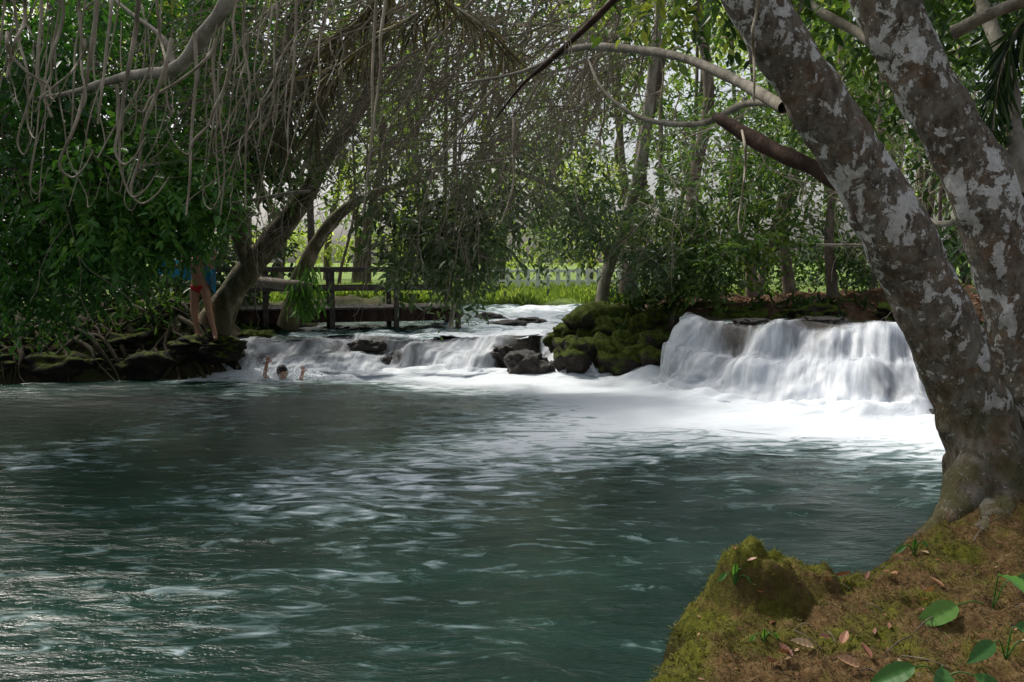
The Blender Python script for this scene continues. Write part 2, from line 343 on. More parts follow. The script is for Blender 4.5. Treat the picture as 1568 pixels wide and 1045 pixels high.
def fall(name,crest,base,zc,nu,nv,seed,width,lump=.1,gapf=None,jg=.45,pb=1.15,bul=(),lip=-.34,hm=.34):
    e=empty(name)
    u=np.linspace(0,1,nu); v=np.linspace(-.18,1.22,nv)
    C=cr([(*p,0) for p in crest],nu)[:,:2]; B=cr([(*p,0) for p in base],nu)[:,:2]
    U,Vv=np.meshgrid(u,v,indexing='ij')
    jag=fbm(np.stack([U*width*1.1,0*U,0*U],-1),4,seed)
    pexp=np.clip(pb+.2+2.4*fbm(np.stack([U*width*.9,0*U+3,0*U],-1),3,seed+3),.55,2.4)
    hump=hm*fbm(np.stack([U*width*.8,0*U+5,0*U],-1),3,seed+5)*zc
    vv=np.clip(Vv,0,1)
    BU=np.zeros_like(U)
    for (bu,bv,ru,rv,am) in bul: BU+=am*np.exp(-(((U-bu)/ru)**2+((vv-bv)/rv)**2))
    for off,nm,mt in ((-.07,'wet_ledge',m_ledge),(0,'water_sheet',m_f1),(.05,'water_strands',m_f2)):
        hv=Vv+jag*jg*np.sin(np.clip(Vv,0,1)*np.pi*.75)
        XY=C[:,None]*(1-hv[...,None])+B[:,None]*hv[...,None]
        sS=1-np.maximum(1-vv**pexp,0)**1.25
        step=.5+.5*fbm(np.stack([U*width*.7,0*U+9,0*U],-1),2,seed+9)*2
        sS=sS+.07*np.sin(sS*np.pi*4+step*6)*np.sin(sS*np.pi)
        z=zc*(1-sS)+hump*np.exp(-(Vv/.22)**2)
        q=np.stack([U*width*1.6,Vv*2.4,0*U+seed],-1)
        win=np.clip(vv*4,0,1)*np.clip((1.15-Vv)*4,0,1)
        l=fbm(q,4,seed+1)*lump*2.6*win+BU*.7
        st=fbm(np.stack([U*width*6,Vv*.9,0*U+off*50],-1),3,seed+7)*.07*win*(1 if off>=0 else .3)
        d=nrm(B-C)[:,None]*np.ones_like(U)[...,None]
        XY=XY+d*(l+st+off)[...,None]
        z=z+l*.7+off*.6+st*.4+BU*.35
        z=np.where(Vv>1.0,.05+off*.3+l*.3-.25*(Vv-1),z)
        if off<0: z=np.where(Vv>.96,z-.2,z)
        z=z-.06*np.clip(-Vv/.18,0,1)
        g=np.where(vv<.14,lip+vv*(.05-lip+.014)/.14,.05+.10*vv)
        g=g+.4*np.clip((vv-.78)/.2,0,1)-1.3*np.clip((Vv-1.02)/.2,0,1)-.6*np.clip(-Vv/.18,0,1)
        g=g+.6*fbm(np.stack([U*width*.9,vv*1.8,0*U],-1),3,seed+12)
        if gapf is not None: g=g+gapf(U,vv)
        flow=np.stack([U*width,Vv*1.4,g],-1).reshape(-1,3)
        mk(nm,np.dstack([XY,z]).reshape(-1,3),grid_faces(nu,nv),mt,parent=e,vec={'flow':flow})
    return e
fall('waterfall',crestR,baseR,ZR,300,110,21,4.2,.17,lambda U,v:.16-.32*np.exp(-((U-.60)/.09)**2)*np.exp(-((v-.08)/.11)**2)-.2*np.exp(-((U-.30)/.07)**2)*np.exp(-((v-.12)/.10)**2),
  bul=[(.48,.22,.07,.16,.22),(.28,.45,.08,.18,.20),(.66,.42,.07,.15,.22),(.84,.25,.06,.15,.18),(.12,.6,.06,.2,.15),(.45,.68,.06,.14,.16),(.80,.7,.08,.14,.2),(.93,.8,.05,.15,.22),(.60,.85,.05,.1,.12)],lip=-.14)
fall('cascade',crestL,baseL,ZU,340,80,44,6.8,.20,lambda U,v:.05-.5*np.exp(-((U-.80)/.045)**2)+.1*(U>.86)-.16*np.sin(v*3.14),.9,pb=.85,bul=[(.2,.4,.04,.2,.18),(.35,.6,.05,.2,.16),(.5,.3,.03,.2,.2),(.63,.6,.05,.2,.2),(.71,.2,.03,.2,.12),(.93,.5,.04,.2,.1),(.08,.6,.04,.2,.12),(.43,.75,.03,.15,.14)],lip=-.05,hm=.6)
# ------------------------------------------------------------------ rocks
def rockmesh(c,r,seed,n=64,sq=.35):
    th=np.linspace(0,2*np.pi,n); ph=np.linspace(0,np.pi,n//2); A,Bp=np.meshgrid(th,ph,indexing='ij')
    d=np.stack([np.cos(A)*np.sin(Bp),np.sin(A)*np.sin(Bp),np.cos(Bp)],-1)
    cell=np.abs(fbm(d*2.2+seed*1.7,3,seed+2))
    k=1+fbm(d*1.3+seed,3,seed)*1.1-cell*.8+fbm(d*5+seed,4,seed)*.4
    dd=np.sign(d)*np.abs(d)**(1-sq*.5)
    V=dd*k[...,None]*np.array(r)+np.array(c)
    V[-1]=V[0]
    return V.reshape(-1,3),grid_faces(n,n//2)
def rock(name,c,r,mat,seed): return mk(name,*rockmesh(c,r,seed),mat)
for i,(x,y,z,rx,ry,rz,mt) in enumerate([
 (.30,15.2,.10,.42,.3,.30,m_rock),(-.15,15.7,.25,.28,.25,.22,m_rock),(.75,15.2,.03,.2,.2,.16,m_rock),(-2.75,16.1,.38,.35,.2,.15,m_rock),(-2.3,15.7,.15,.16,.15,.1,m_rock),
 (1.15,15.3,.22,.45,.5,.40,m_mrock2),(2.0,15.2,.27,.65,.5,.50,m_mrock),(2.6,15.0,.27,.42,.5,.46,m_mrock2),(1.75,16.0,.66,.7,.7,.48,m_mrock),(2.55,15.9,.74,.5,.6,.46,m_mrock),(1.05,16.2,.50,.4,.45,.3,m_mrock),(3.0,15.3,.66,.3,.5,.42,m_mrock2),(2.2,15.6,.6,.4,.4,.4,m_mrock),
 (5.75,11.3,.45,.32,.6,.70,m_rock),(5.45,10.4,.06,.3,.3,.22,m_rock),(6.3,12.2,.8,.5,.6,.40,m_mrock),(4.0,15.1,1.02,.5,.3,.22,m_mrock),(5.3,14.9,1.02,.6,.3,.25,m_mrock2),(6.6,14.2,1.05,.5,.35,.25,m_mrock),(4.9,13.35,1.0,.4,.22,.14,m_rock),(3.9,13.6,1.0,.3,.2,.1,m_rock),
 (-5.1,15.3,.25,.4,.5,.34,m_mrock2),(-4.6,15.9,.36,.3,.3,.2,m_rock),(-5.0,16.3,.45,.4,.4,.22,m_mrock),
 (-6.2,14.7,.12,.7,.4,.3,m_brock),(-7.6,14.6,.1,.8,.5,.34,m_brock),(-9.0,14.2,.15,.6,.5,.3,m_brock),(-6.9,15.1,.45,.6,.4,.3,m_brock),
 (-.2,19.5,.5,.5,.3,.14,m_rock),(-.6,22,.5,.5,.3,.15,m_rock),(.5,20.8,.5,.4,.3,.12,m_rock)]):
    rock('mossy_boulder' if mt in (m_mrock,m_mrock2) else 'river_rock',(x,y,z),(rx,ry,rz),mt,i*3+1)
L=[]
for i in range(30):
    x=rng.uniform(-11,-5.0); y=14.2+rng.uniform(-.3,1.5)+(0 if x>-8.3 else (-8.3-x)*-.7); r=.05+rng.exponential(.05)
    r=min(r,.2); L.append(rockmesh((x,y,gz(x,y)-r*.3),(r*1.6,r*1.2,r*.6),i+100,20,.2))
V,Q=join(L); mk('bank_stones',V,Q,m_brock)
L=[]
for i in range(80):
    x0=rng.uniform(-9.8,-4.9); y0=rng.uniform(14.6,16); pts=[]
    a=rng.uniform(-1.6,1.6)
    for k in range(7):
        x=x0+a*k*.22+rng.normal(0,.06); y=y0-k*.2; z=gz(x,y)+.10-.02*k+rng.normal(0,.03)
        pts.append((x,y,max(z,-.1),.045*(1-k/8)*rng.uniform(.4,1.3)))
    L.append(limbw(pts,18,6,.3,6))
V,Q=join(L); mk('tree_roots',V,Q,bark('root_bark',(.02,.02,.01),(.05,.042,.022),(.13,.11,.07)))
# ------------------------------------------------------------------ foreground bank
bpoly=[(.1,-1),(.15,2.2)]+edge[4:]+[(7,10),(8,-1)]
def bankz(x,y):
    s=-sd(x,y,bpoly)+.15*np.clip((5-y),0,1)+.12*np.exp(-(((x-1.0)/.35)**2+((y-3.95)/.3)**2)); P=np.stack([x,y,0*x],-1)
    s=s+fbm(P*3.5,4,31)*.22
    prof=np.clip(1-np.exp(-np.maximum(s,0)/.09),0,1)
    top=.32+.06*(x-1)+.30*np.exp(-((x-3.25)**2+(y-5.35)**2)/.55)+fbm(P*2,4,33)*.16
    ax,ay=(x-1.23),(y-4.12)
    r=(np.abs(ax/.235)**2.2+np.abs(ay/.18)**2.2)**(1/2.2)+fbm(P*5,4,37)*1.1
    kn=.235*np.clip((1.1-r)/.5,0,1)**.75*(1-.2*np.clip((ax)/.2,-1,1))
    r2=np.hypot((x-1.5)/.16,(y-4.22)/.16)+fbm(P*6,3,38)*.5; kn=np.maximum(kn,.12*np.clip((1.2-r2)/.6,0,1))
    z=-.25+(top+.25)*prof+kn*np.clip(s*8+.6,0,1)*(1+fbm(P*9,3,41)*.8)
    z=z-.04*np.abs(fbm(P*4.5,3,39))*4*prof*.6
    return z+fbm(P*11,4,35)*.12+fbm(P*40,2,36)*.026, s
xs=np.linspace(.0,6.4,350); ys=np.linspace(2.0,9.5,380); X,Y=np.meshgrid(xs,ys,indexing='ij'); Z,s=bankz(X,Y)
kn=np.exp(-(np.hypot(X-1.25,Y-4.15)/.3)**2)
ed=np.clip(1-s/.45,0,1)+kn*.8
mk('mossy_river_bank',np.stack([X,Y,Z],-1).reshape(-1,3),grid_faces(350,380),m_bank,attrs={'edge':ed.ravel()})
def march(px,py,d0=2.6,d1=7.):
    ds=np.linspace(d0,d1,700); w=np.array([W(px,py,d) for d in ds]); zz,_=bankz(w[:,0],w[:,1]); k=np.nonzero(zz>=w[:,2])[0]
    if len(k)==0: return None
    return np.array([w[k[0],0],w[k[0],1],zz[k[0]]])
def scatter(n,xr,yr,minz=.12):
    x=rng.uniform(*xr,n); y=rng.uniform(*yr,n); z,s=bankz(x,y); k=(z>minz); return x[k],y[k],z[k],s[k]
x,y,z,s=scatter(120000,(.2,4.2),(2.6,6.4)); n=len(x)
D=np.stack([rng.normal(0,1,n),rng.normal(0,1,n),np.abs(rng.normal(0,.5,n))+.15],1)
tone=np.clip(.22+.9*(fbm(np.stack([x*2.6,y*2.6,0*x],-1),3,50)+.18)+.35*np.clip(1-s/.4,0,1)+.4*np.exp(-(np.hypot(x-1.25,y-4.15)/.3)**2)+rng.normal(0,.15,n),0,1)
v,q=leafmesh(np.stack([x,y,z-.002],1),D,rng.normal(0,1,(n,3)),rng.uniform(.006,.03,n),.16)
mk('moss_and_needle_litter',v,q,m_litter,attrs={'tone':np.repeat(tone,6)})
# hanging moss fringe along the edge of the bank
x,y,z,s=scatter(26000,(.2,3.2),(2.6,6.0),.02); k=(s<.16); x,y,z,s=x[k],y[k],z[k],s[k]; n=len(x)
v,q=leafmesh(np.stack([x,y,z],1),np.stack([rng.normal(-.5,.6,n),rng.normal(0,.6,n),rng.normal(-.3,.5,n)],1),rng.normal(0,1,(n,3)),rng.uniform(.015,.05,n),.14)
mk('moss_fringe',v,q,m_litter,attrs={'tone':np.repeat(np.clip(rng.normal(.72,.18,n),0,1),6)})
x,y,z,s=scatter(300,(.6,4.2),(2.8,6.2),.25); n=len(x)
D=np.stack([rng.normal(0,1,n),rng.normal(0,1,n),rng.normal(.05,.2,n)],1); Nn=np.array([0,0,1.])+rng.normal(0,.35,(n,3))
v,q=leafmesh(np.stack([x,y,z+.012],1),D,Nn,rng.uniform(.025,.06,n),.4,.35,-.1)
mk('leaf_scraps',v,q,m_dead,attrs={'tone':np.repeat(rng.uniform(0,1,n),6)})
L=[]
for i in range(60):
    x=rng.uniform(.9,3.8); y=rng.uniform(3.,5.8); z,_=bankz(np.array([x]),np.array([y]))
    if z[0]<.25: continue
    a=rng.uniform(0,6.28); l=rng.uniform(.05,.2); x2,y2=x+l*math.cos(a),y+l*math.sin(a); z2,_=bankz(np.array([x2]),np.array([y2]))
    if z2[0]<.2: continue
    L.append(limbw([(x,y,z[0]+.012,.0025),((x+x2)/2,(y+y2)/2,(z[0]+z2[0])/2+.025,.0025),(x2,y2,z2[0]+.01,.002)],6,5,0))
V,Q=join(L); mk('fallen_twigs',V,Q,m_bark)
def blade(p,dn,up,l,wr=.21,curl=.28,fold=.35,na=14,nc=7):
    a=np.linspace(0,1,na); c=np.linspace(-1,1,nc); A_,C_=np.meshgrid(a,c,indexing='ij')
    dn=nrm(dn); sn=nrm(np.cross(dn,up)); nn=np.cross(sn,dn); wd=l*wr*np.sin(np.pi*A_**.8)**.8
    P=p+dn*(A_*l)[...,None]+sn*(C_*wd)[...,None]+nn*(np.abs(C_)*wd*fold-l*curl*A_**2+.02*l*np.sin(A_*30))[...,None]
    return P.reshape(-1,3),grid_faces(na,nc)
VV=[];tn=[]
for px,py,l,tq in [(1290,888,.09,.35),(1300,905,.08,.4),(1275,895,.06,.3),(1440,912,.12,.55),(1425,925,.10,.5),(1455,905,.08,.7),(1262,1000,.11,1.),(1212,1008,.10,.2),(1225,1015,.08,.25),(1200,1020,.08,.15),(1300,995,.08,.6),(1330,1030,.09,.8),(1480,725,.08,.4),(1370,885,.07,.7),(1150,870,.05,.6),(1280,985,.06,.5),(1345,1015,.08,.35)]:
    w=march(px,py)
    if w is None: continue
    a=rng.uniform(0,6.28); P=blade(w+np.array([-l*.4,0,.02]),np.array([math.cos(a),math.sin(a)*.6,.15]),np.array([rng.normal(0,.3),-.3,1.]),l,.24,rng.uniform(-.35,-.1),rng.uniform(.4,.9))
    VV.append(P); tn.append(np.full(98,tq))
v,q=join(VV); mk('fallen_leaves',v,q,m_dead,attrs={'tone':np.concatenate(tn)})
n=9000; x=rng.uniform(3,11,n); y=rng.uniform(13,25,n); z=terrain(x,y); k=(sd(x,y,rpool)>0)&(z>.9); x,y,z=x[k],y[k],z[k]; n=len(x)
v,q=leafmesh(np.stack([x,y,z+.02],1),rng.normal(0,1,(n,3))*np.array([1,1,.2]),np.array([0,0,1.])+rng.normal(0,.3,(n,3)),rng.uniform(.06,.14,n),.45)
mk('leaf_litter',v,q,m_dead,attrs={'tone':np.repeat(rng.uniform(0,.8,n),6)})
def plant(name,px,py,leaves,mat=m_leafv,tone=.7,st=.35):
    b=march(px,py)
    if b is None: print('no base',px,py); return
    e=empty(name); b=b-np.array([0,0,.01]); Ls=[];lv=[]
    for dx,dz,dy,l in leaves:
        tip=b+np.array([dx,dy,dz]); mid=(b+tip)/2+np.array([0,0,abs(dz)*.3+.01])
        Ls.append(limbw([(*b,.004),(*mid,.003),(*tip,.002)],8,5,0))
        lv.append(blade(tip,tip-mid+np.array([0,0,-.02]),np.array([.1,-.7,.8]),l))
    V,Q=join(Ls); mk('stems',V,Q,m_leafv,parent=e,attrs={'tone':np.full(len(V),.6)})
    V,Q=join(lv); mk('leaves',V,Q,mat,parent=e,attrs={'tone':np.clip(tone+np.repeat(rng.normal(0,.1,len(lv)),98),0,1)})
plant('seedling_plant',1200,850,[(-.06,.09,0,.09),(.05,.10,0,.10),(0,.15,0,.09),(-.09,.06,.02,.08),(.1,.06,0,.09),(.02,.09,-.05,.08)],tone=.8)
plant('seedling_plant',1125,900,[(-.04,.06,0,.06),(.03,.08,0,.07),(0,.11,0,.07),(.05,.05,-.02,.06)])
plant('seedling_plant',1325,872,[(-.08,.10,0,.10),(.03,.16,0,.10),(.09,.08,0,.09),(-.02,.12,.05,.09)],tone=.6)
plant('seedling_plant',1400,850,[(-.05,.06,0,.07),(.04,.08,0,.07),(0,.1,0,.06)],tone=.5)
plant('seedling_plant',1170,985,[(-.04,.04,0,.05),(.04,.05,0,.05),(0,.07,0,.05)],tone=.8)
plant('broadleaf_plant',1520,930,[(-.22,.06,-.1,.24),(.0,.18,-.05,.20),(.10,.14,0,.17)],tone=.8)
plant('broadleaf_plant',1440,1040,[(-.02,.08,-.05,.19),(-.10,.06,0,.19),(.1,.05,-.05,.15)],tone=.5)
plant('broadleaf_plant',1540,1010,[(-.08,.10,-.05,.15),(.03,.14,0,.15),(.08,.08,0,.14)],tone=.4)
# ------------------------------------------------------------------ lichen covered tree
tr=empty('lichen_covered_tree')
T1=[(1545,860,5.15,.42),(1530,790,5.15,.32),(1514,700,5.15,.245),(1484,610,5.2,.215),(1440,505,5.2,.205),(1392,400,5.15,.195),(1345,310,5.1,.185),(1288,215,5.05,.175),(1228,120,5.0,.165),(1172,35,4.95,.155),(1120,-60,4.9,.15),(1050,-220,4.8,.13),(960,-420,4.8,.08)]
T2=[(1600,860,5.3,.42),(1592,740,5.3,.33),(1590,620,5.35,.27),(1575,500,5.4,.235),(1540,400,5.45,.215),(1500,290,5.5,.20),(1450,190,5.55,.19),(1395,90,5.6,.185),(1345,-20,5.7,.18),(1300,-150,5.8,.17),(1240,-350,5.9,.12)]
V,Q=join([limb(T1,220,64,.22,5,1),limb(T2,220,64,.22,5,2)]); mk('trunks',V,Q,m_lichen,parent=tr)
roots=[[(1510,700,5.1,.16),(1475,770,5.0,.13),(1435,815,4.9,.09),(1390,850,4.8,.05)],[(1540,760,5.0,.16),(1510,830,4.75,.12),(1460,885,4.5,.07),(1410,930,4.3,.03)],[(1580,780,5.0,.18),(1570,880,4.6,.13),(1540,960,4.2,.07)],[(1520,620,5.3,.14),(1470,700,5.6,.1),(1462,760,5.9,.06)]]
V,Q=join([limb(r,40,16,.3,6,i) for i,r in enumerate(roots)]); mk('roots',V,Q,m_lichen,parent=tr)
br=[[(1290,285,5.15,.045),(1240,255,5.3,.048),(1180,228,5.5,.052),(1115,190,5.7,.045),(1095,178,5.8,.025)]]
V,Q=join([limb(b,50,14,.25,6,3) for b in br]); mk('broken_branch',V,Q,m_dark,parent=tr)
V,Q=join([limb([(960,-20,6,.028),(900,40,6.3,.026),(840,95,6.6,.02),(800,130,6.9,.012),(760,180,7.2,.007)],50,10,.3,6,5)]); mk('dark_branch',V,Q,m_dark,parent=tr)
br=[[(1200,165,5.1,.035),(1140,130,5.6,.035),(1050,90,6.2,.033),(960,75,6.8,.03),(880,75,7.2,.026),(800,110,7.6,.016),(700,130,8,.01)],
[(1200,160,5.2,.025),(1140,160,6,.025),(1070,190,6.8,.024),(985,182,7.2,.02),(925,140,7.6,.015),(900,90,8,.01)],
[(1420,120,5.6,.05),(1330,60,6.2,.04),(1260,20,6.6,.035),(1200,-20,7,.02)],
[(1460,50,5.8,.05),(1520,20,5.6,.04),(1600,-10,5.4,.04)],
[(1500,280,5.6,.035),(1480,330,6.2,.025),(1430,340,6.8,.02),(1380,290,7.4,.015),(1330,200,8,.012)],
[(1560,300,5.8,.05),(1545,120,6.2,.05),(1500,0,6.6,.05)]]
V,Q=join([limb(b,50,10,.3,6,5+i) for i,b in enumerate(br)]); mk('branches',V,Q,m_barkp,parent=tr)
v,q,tn=cloud([(1300,-90,6.5,330,100,1.5,380,.13,.45),(1520,60,7.5,130,130,1.,200,.13,.35),(1330,90,8,120,80,1.,110,.12,.5),(1060,-50,7,180,60,1,110,.11,.8),(1540,300,8,90,110,1.,130,.14,.3)])
mk('crown',v,q,m_leaf,attrs={'tone':tn},parent=tr)
# ------------------------------------------------------------------ left trees
lt=empty('leaning_tree')
V,Q=join([limb([(325,500,14.8,.30),(350,455,14.8,.24),(385,405,14.7,.22),(425,355,14.5,.20),(465,305,14.2,.16),(500,240,14,.12),(560,150,13.8,.09),(600,0,13.5,.06)],70,18,.3,3,4),
 limb([(440,500,16.2,.20),(462,420,16,.15),(490,365,15.8,.12),(530,320,15.4,.10),(590,290,15,.06),(670,270,14.5,.03)],60,14,.25,3,5),
 limb([(380,410,14.6,.12),(350,300,14.4,.12),(330,150,14,.11),(280,-50,13.5,.1)],50,12,.2,2.5,6)])
mk('trunks',V,Q,m_barkm,parent=lt)
v,q,tn=cloud([(300,205,12.5,150,105,1.2,520,.15,.4),(430,180,13.5,80,90,1.2,240,.14,.55),(110,130,13.5,230,150,1.4,660,.16,.25),(40,300,12.5,150,110,1.2,440,.16,.2),(100,400,12.8,110,45,.8,220,.14,.22),(330,60,14,150,110,1.5,300,.15,.75),(-60,350,12,120,140,1,240,.16,.2)])
mk('crown',v,q,m_leaf,attrs={'tone':tn},parent=lt)
lg=empty('fallen_log'); V,Q=join([limb([(372,428,15.6,.07),(410,433,15.4,.09),(450,438,15.2,.10),(480,440,15.2,.08)],30,16,.2,6,2)]); mk('log',V,Q,m_barkp,parent=lg)
rt=empty('leafy_tree')
V,Q=join([limb([(400,-120,6.2,.06),(345,5,6.4,.056),(315,50,6.5,.052),(268,104,6.7,.046),(190,118,7,.036),(110,142,7.4,.024),(60,150,7.6,.012)],60,12,.3,6,2),
 limb([(268,104,6.7,.025),(250,60,6.8,.02),(200,20,7,.016),(150,-20,7.2,.014)],30,8,.2,6,2)])
mk('branch',V,Q,m_barkp,parent=rt)
v,q,tn=cloud([(215,270,9.0,115,65,.9,310,.12,.72),(140,350,9.2,110,55,.8,250,.12,.66),(40,390,9.2,90,60,.8,170,.12,.5),(300,290,9.4,60,42,.5,140,.12,.76),(245,345,9.4,35,26,.4,60,.12,.6),(305,345,9.4,26,16,.3,26,.11,.7),(90,220,9.5,150,90,1,230,.12,.4),(180,180,9.5,100,90,.8,160,.11,.5),(380,100,10,60,110,1,110,.11,.75),(20,90,9,110,110,1,200,.13,.2),(240,20,9.5,160,60,1,160,.12,.55),(20,450,9.6,90,25,.6,90,.12,.35)])
mk('crown',v,q,m_leafv,attrs={'tone':tn},parent=rt)
V,Q=join([limb([(312,317,10,.016),(380,308,10.1,.022),(440,297,10.2,.024),(475,292,10.3,.014)],25,8,.2,8),limb([(645,262,9,.012),(720,250,9,.016),(800,240,9,.012)],20,7,.2,8),limb([(1250,375,9.5,.012),(1320,376,9.5,.018),(1400,374,9.5,.02)],20,7,.2,8)])
mk('dead_branches',V,Q,m_barkp)
# ------------------------------------------------------------------ vines left
def vine(x0,y0,x1,y1,d,hook,r):
    n=6; t=np.linspace(0,1,n); bow=rng.normal(0,9); xs_=x0+(x1-x0)*t**1.4+bow*np.sin(t*np.pi)+rng.normal(0,2.5,n); ys_=y0+(y1-y0)*t
    rows=[(xs_[i],ys_[i],d+rng.normal(0,.05),r*(1.1-.45*t[i])) for i in range(n)]
    if hook: rows+= [(x1+hook*.4,y1+22,d,r*.5),(x1+hook,y1+8,d-.1,r*.4),(x1+hook*1.5,y1-20,d-.15,r*.25)]
    return limb(rows,44,6,.15,10,int(abs(x0))+3)
L=[]
for a in [(35,-20,8,120,5.5,0,.013),(60,-20,30,215,6,15,.012),(95,-10,70,140,5.8,12,.011),(150,-20,98,250,5.6,30,.015),(175,-10,150,190,6,0,.012),(215,0,178,230,5.5,30,.016),(262,60,200,290,5.8,40,.015),(240,-20,262,180,6,0,.011),(300,50,285,330,6,0,.013),(352,100,300,215,5.8,-30,.014),(375,0,372,320,6.5,0,.01),(345,-20,340,330,7,0,.009),(418,-20,405,200,7,0,.01),(580,-20,560,330,7,0,.013),(590,-20,572,180,6.6,10,.013),(455,-20,440,240,7,0,.011),(10,50,70,130,5.5,25,.012),(1163,-20,1158,155,4.6,0,.009),(1138,200,1130,335,5.3,8,.008),(785,180,770,340,7.5,0,.012),(120,-20,130,150,5.6,-20,.011),(1000,-20,1010,200,8,0,.01),(180,130,190,280,5.6,35,.011),(130,60,60,150,5.6,-15,.01),(330,60,230,150,5.8,-30,.012),(20,-20,45,190,5.8,20,.01)]:
    L.append(vine(*a))
for i in range(44):
    x0=rng.uniform(-20,520); L.append(vine(x0,rng.uniform(-60,80),x0+rng.normal(-30,40),rng.uniform(100,330),rng.uniform(6,8.6),rng.choice([0,0,18,-18]),rng.uniform(.004,.009)))
V,Q=join(L); mk('hanging_vines',V,Q,m_vine)
# ------------------------------------------------------------------ twig tangle
def walk(o,d,L,Mn,wob,grav):
    N=len(o); P=np.zeros((N,Mn,3)); P[:,0]=o; d=nrm(d)
    for k in range(1,Mn):
        d=nrm(d+rng.normal(0,wob,(N,3))+np.array([0,0,-grav])); P[:,k]=P[:,k-1]+d*(L/(Mn-1))[:,None]
    return P
def tangle(regs,name,mat,n2=4,n3=3,dirc=(-.75,0,-.45),r0=.0125,wob=.15,g=.035,Lr=(1.0,2.6)):
    O=[]
    for (x,y,d,rx,ry,rd,n) in regs:
        c=W(x,y,d); O.append(c+np.stack([rng.uniform(-1,1,n)*rx*d/F,rng.uniform(-1,1,n)*rd,rng.uniform(-1,1,n)*ry*d/F],1))
    O=np.vstack(O); N=len(O); d0=nrm(np.array(dirc)+rng.normal(0,.4,(N,3))); L0=rng.uniform(*Lr,N)
    P0=walk(O,d0,L0,14,wob,g); R0=r0*rng.uniform(.4,1.3,N)[:,None]*np.linspace(1,.35,14)
    res=[tubes(P0,R0,5)]
    idx=np.repeat(np.arange(N),n2); k=rng.integers(2,13,len(idx)); o=P0[idx,k]; dd=nrm(P0[idx,k]-P0[idx,k-1])+rng.normal(0,.5,(len(idx),3))
    P1=walk(o,dd,rng.uniform(.3,1.1,len(idx)),9,.2,.06); res.append(tubes(P1,r0*.42*np.linspace(1,.4,9)[None]*np.ones((len(idx),1)),3))
    j=np.repeat(np.arange(len(idx)),n3); k=rng.integers(1,8,len(j)); o=P1[j,k]; dd=nrm(P1[j,k]-P1[j,k-1])+rng.normal(0,.7,(len(j),3))
    P2=walk(o,dd,rng.uniform(.12,.5,len(j)),5,.3,.1); res.append(tubes(P2,r0*.22*np.linspace(1,.5,5)[None]*np.ones((len(j),1)),3))
    V,Q=join(res); return mk(name,V,Q,mat)
tangle([(820,-20,9.5,300,70,1.8,105),(740,80,10,240,80,1.5,90),(900,100,11,200,80,1.5,46),(620,80,11,130,90,1.5,46),(700,190,11,150,50,1.3,26),(500,50,9,100,80,1,18)],'tangled_twigs',m_twig)
tangle([(1050,150,14,240,100,3,30),(1300,150,13,150,110,2,26),(1450,150,10,80,120,1.5,14),(800,290,14,200,40,1.5,14),(150,120,9,200,100,1,14)],'bare_twigs',m_twig,4,2,dirc=(0,0,-.2),r0=.012,wob=.2)
# ------------------------------------------------------------------ palm fronds
def frond(pts,ll,n,mat,parent,seedtone=.5):
    a=np.array([[*W(x,y,d),r] for x,y,d,r in pts]); c=cr(a,n); v,q=tubes(c[None,:,:3],c[None,:,3],6)
    mk('rachis',v,q,m_vine,parent=parent)
    T=nrm(np.gradient(c[:,:3],axis=0)); P=np.repeat(c[:,:3],4,0); TT=np.repeat(T,4,0); m=len(P)
    side=nrm(np.cross(TT,[0,1,.2]))*np.tile([1,-1,1,-1],n)[:,None]
    D=TT*.6+side*.5+np.array([0,0,-.8])+rng.normal(0,.25,(m,3))
    v,q=leafmesh(P,D,rng.normal(0,1,(m,3)),ll*rng.uniform(.5,1.1,m),.035,.1,.08)
    mk('leaflets',v,q,mat,parent=parent,attrs={'tone':np.repeat(np.clip(seedtone+rng.normal(0,.2,m),0,1),6)})
pf=empty('palm_fronds')
frond([(600,-40,9,.016),(560,20,9,.014),(500,70,9,.012),(455,130,9,.009),(430,210,9,.006)],.5,44,m_dry,pf)
frond([(700,-20,8.5,.016),(640,20,8.5,.014),(560,70,8.5,.012),(500,120,8.5,.009),(480,200,8.6,.006)],.42,40,m_dry,pf,.4)
frond([(620,-50,8,.014),(680,0,8,.012),(740,40,8,.01),(790,90,8,.006)],.36,30,m_dry,pf,.55)
frond([(1620,-10,6,.016),(1560,40,6,.014),(1530,110,6,.012),(1520,200,6,.007)],.4,40,m_leaf,pf,.3)
frond([(470,-40,10,.016),(440,60,10,.014),(420,150,10,.012),(425,230,10,.007)],.5,44,m_leaf,pf,.45)
# ------------------------------------------------------------------ centre shrubs / mid trees
ct=empty('overhanging_tree')
V,Q=join([limb([(925,500,17,.26),(922,455,17,.14),(935,400,17,.12),(960,330,16.8,.11),(985,230,16.5,.10),(1000,100,16,.09),(1020,-50,16,.07)],60,14,.25,3,3),
 limb([(935,400,17,.07),(900,340,16,.06),(850,290,15,.05),(760,250,14,.04)],40,10,.2,3,5),
 limb([(690,500,14,.04),(700,420,13.6,.04),(690,350,13.2,.035),(720,280,13,.03)],40,10,.2,3,5),
 limb([(600,400,13.3,.02),(650,390,13,.03),(720,340,13,.03),(790,300,13,.02)],30,8,.2,3,6)])
mk('trunks',V,Q,m_barkp,parent=ct)
v,q,tn=cloud([(670,380,13,65,42,.8,160,.16,.6),(625,335,13.2,60,36,.7,80,.15,.65),(710,370,13.5,65,48,.8,140,.15,.6),(740,315,13,110,55,.9,160,.15,.55),(810,265,14,110,60,1,160,.15,.55),(860,350,15.5,80,42,1,170,.15,.5),(970,335,16,90,58,1,210,.15,.55),(1010,410,15.5,60,35,.8,120,.14,.48),(900,215,15,110,70,1,140,.15,.65),(620,280,14,90,50,1,70,.14,.75),(700,425,13.2,40,18,.5,40,.14,.5)],wr=.4)
mk('crown',v,q,m_leafg,attrs={'tone':tn},parent=ct)
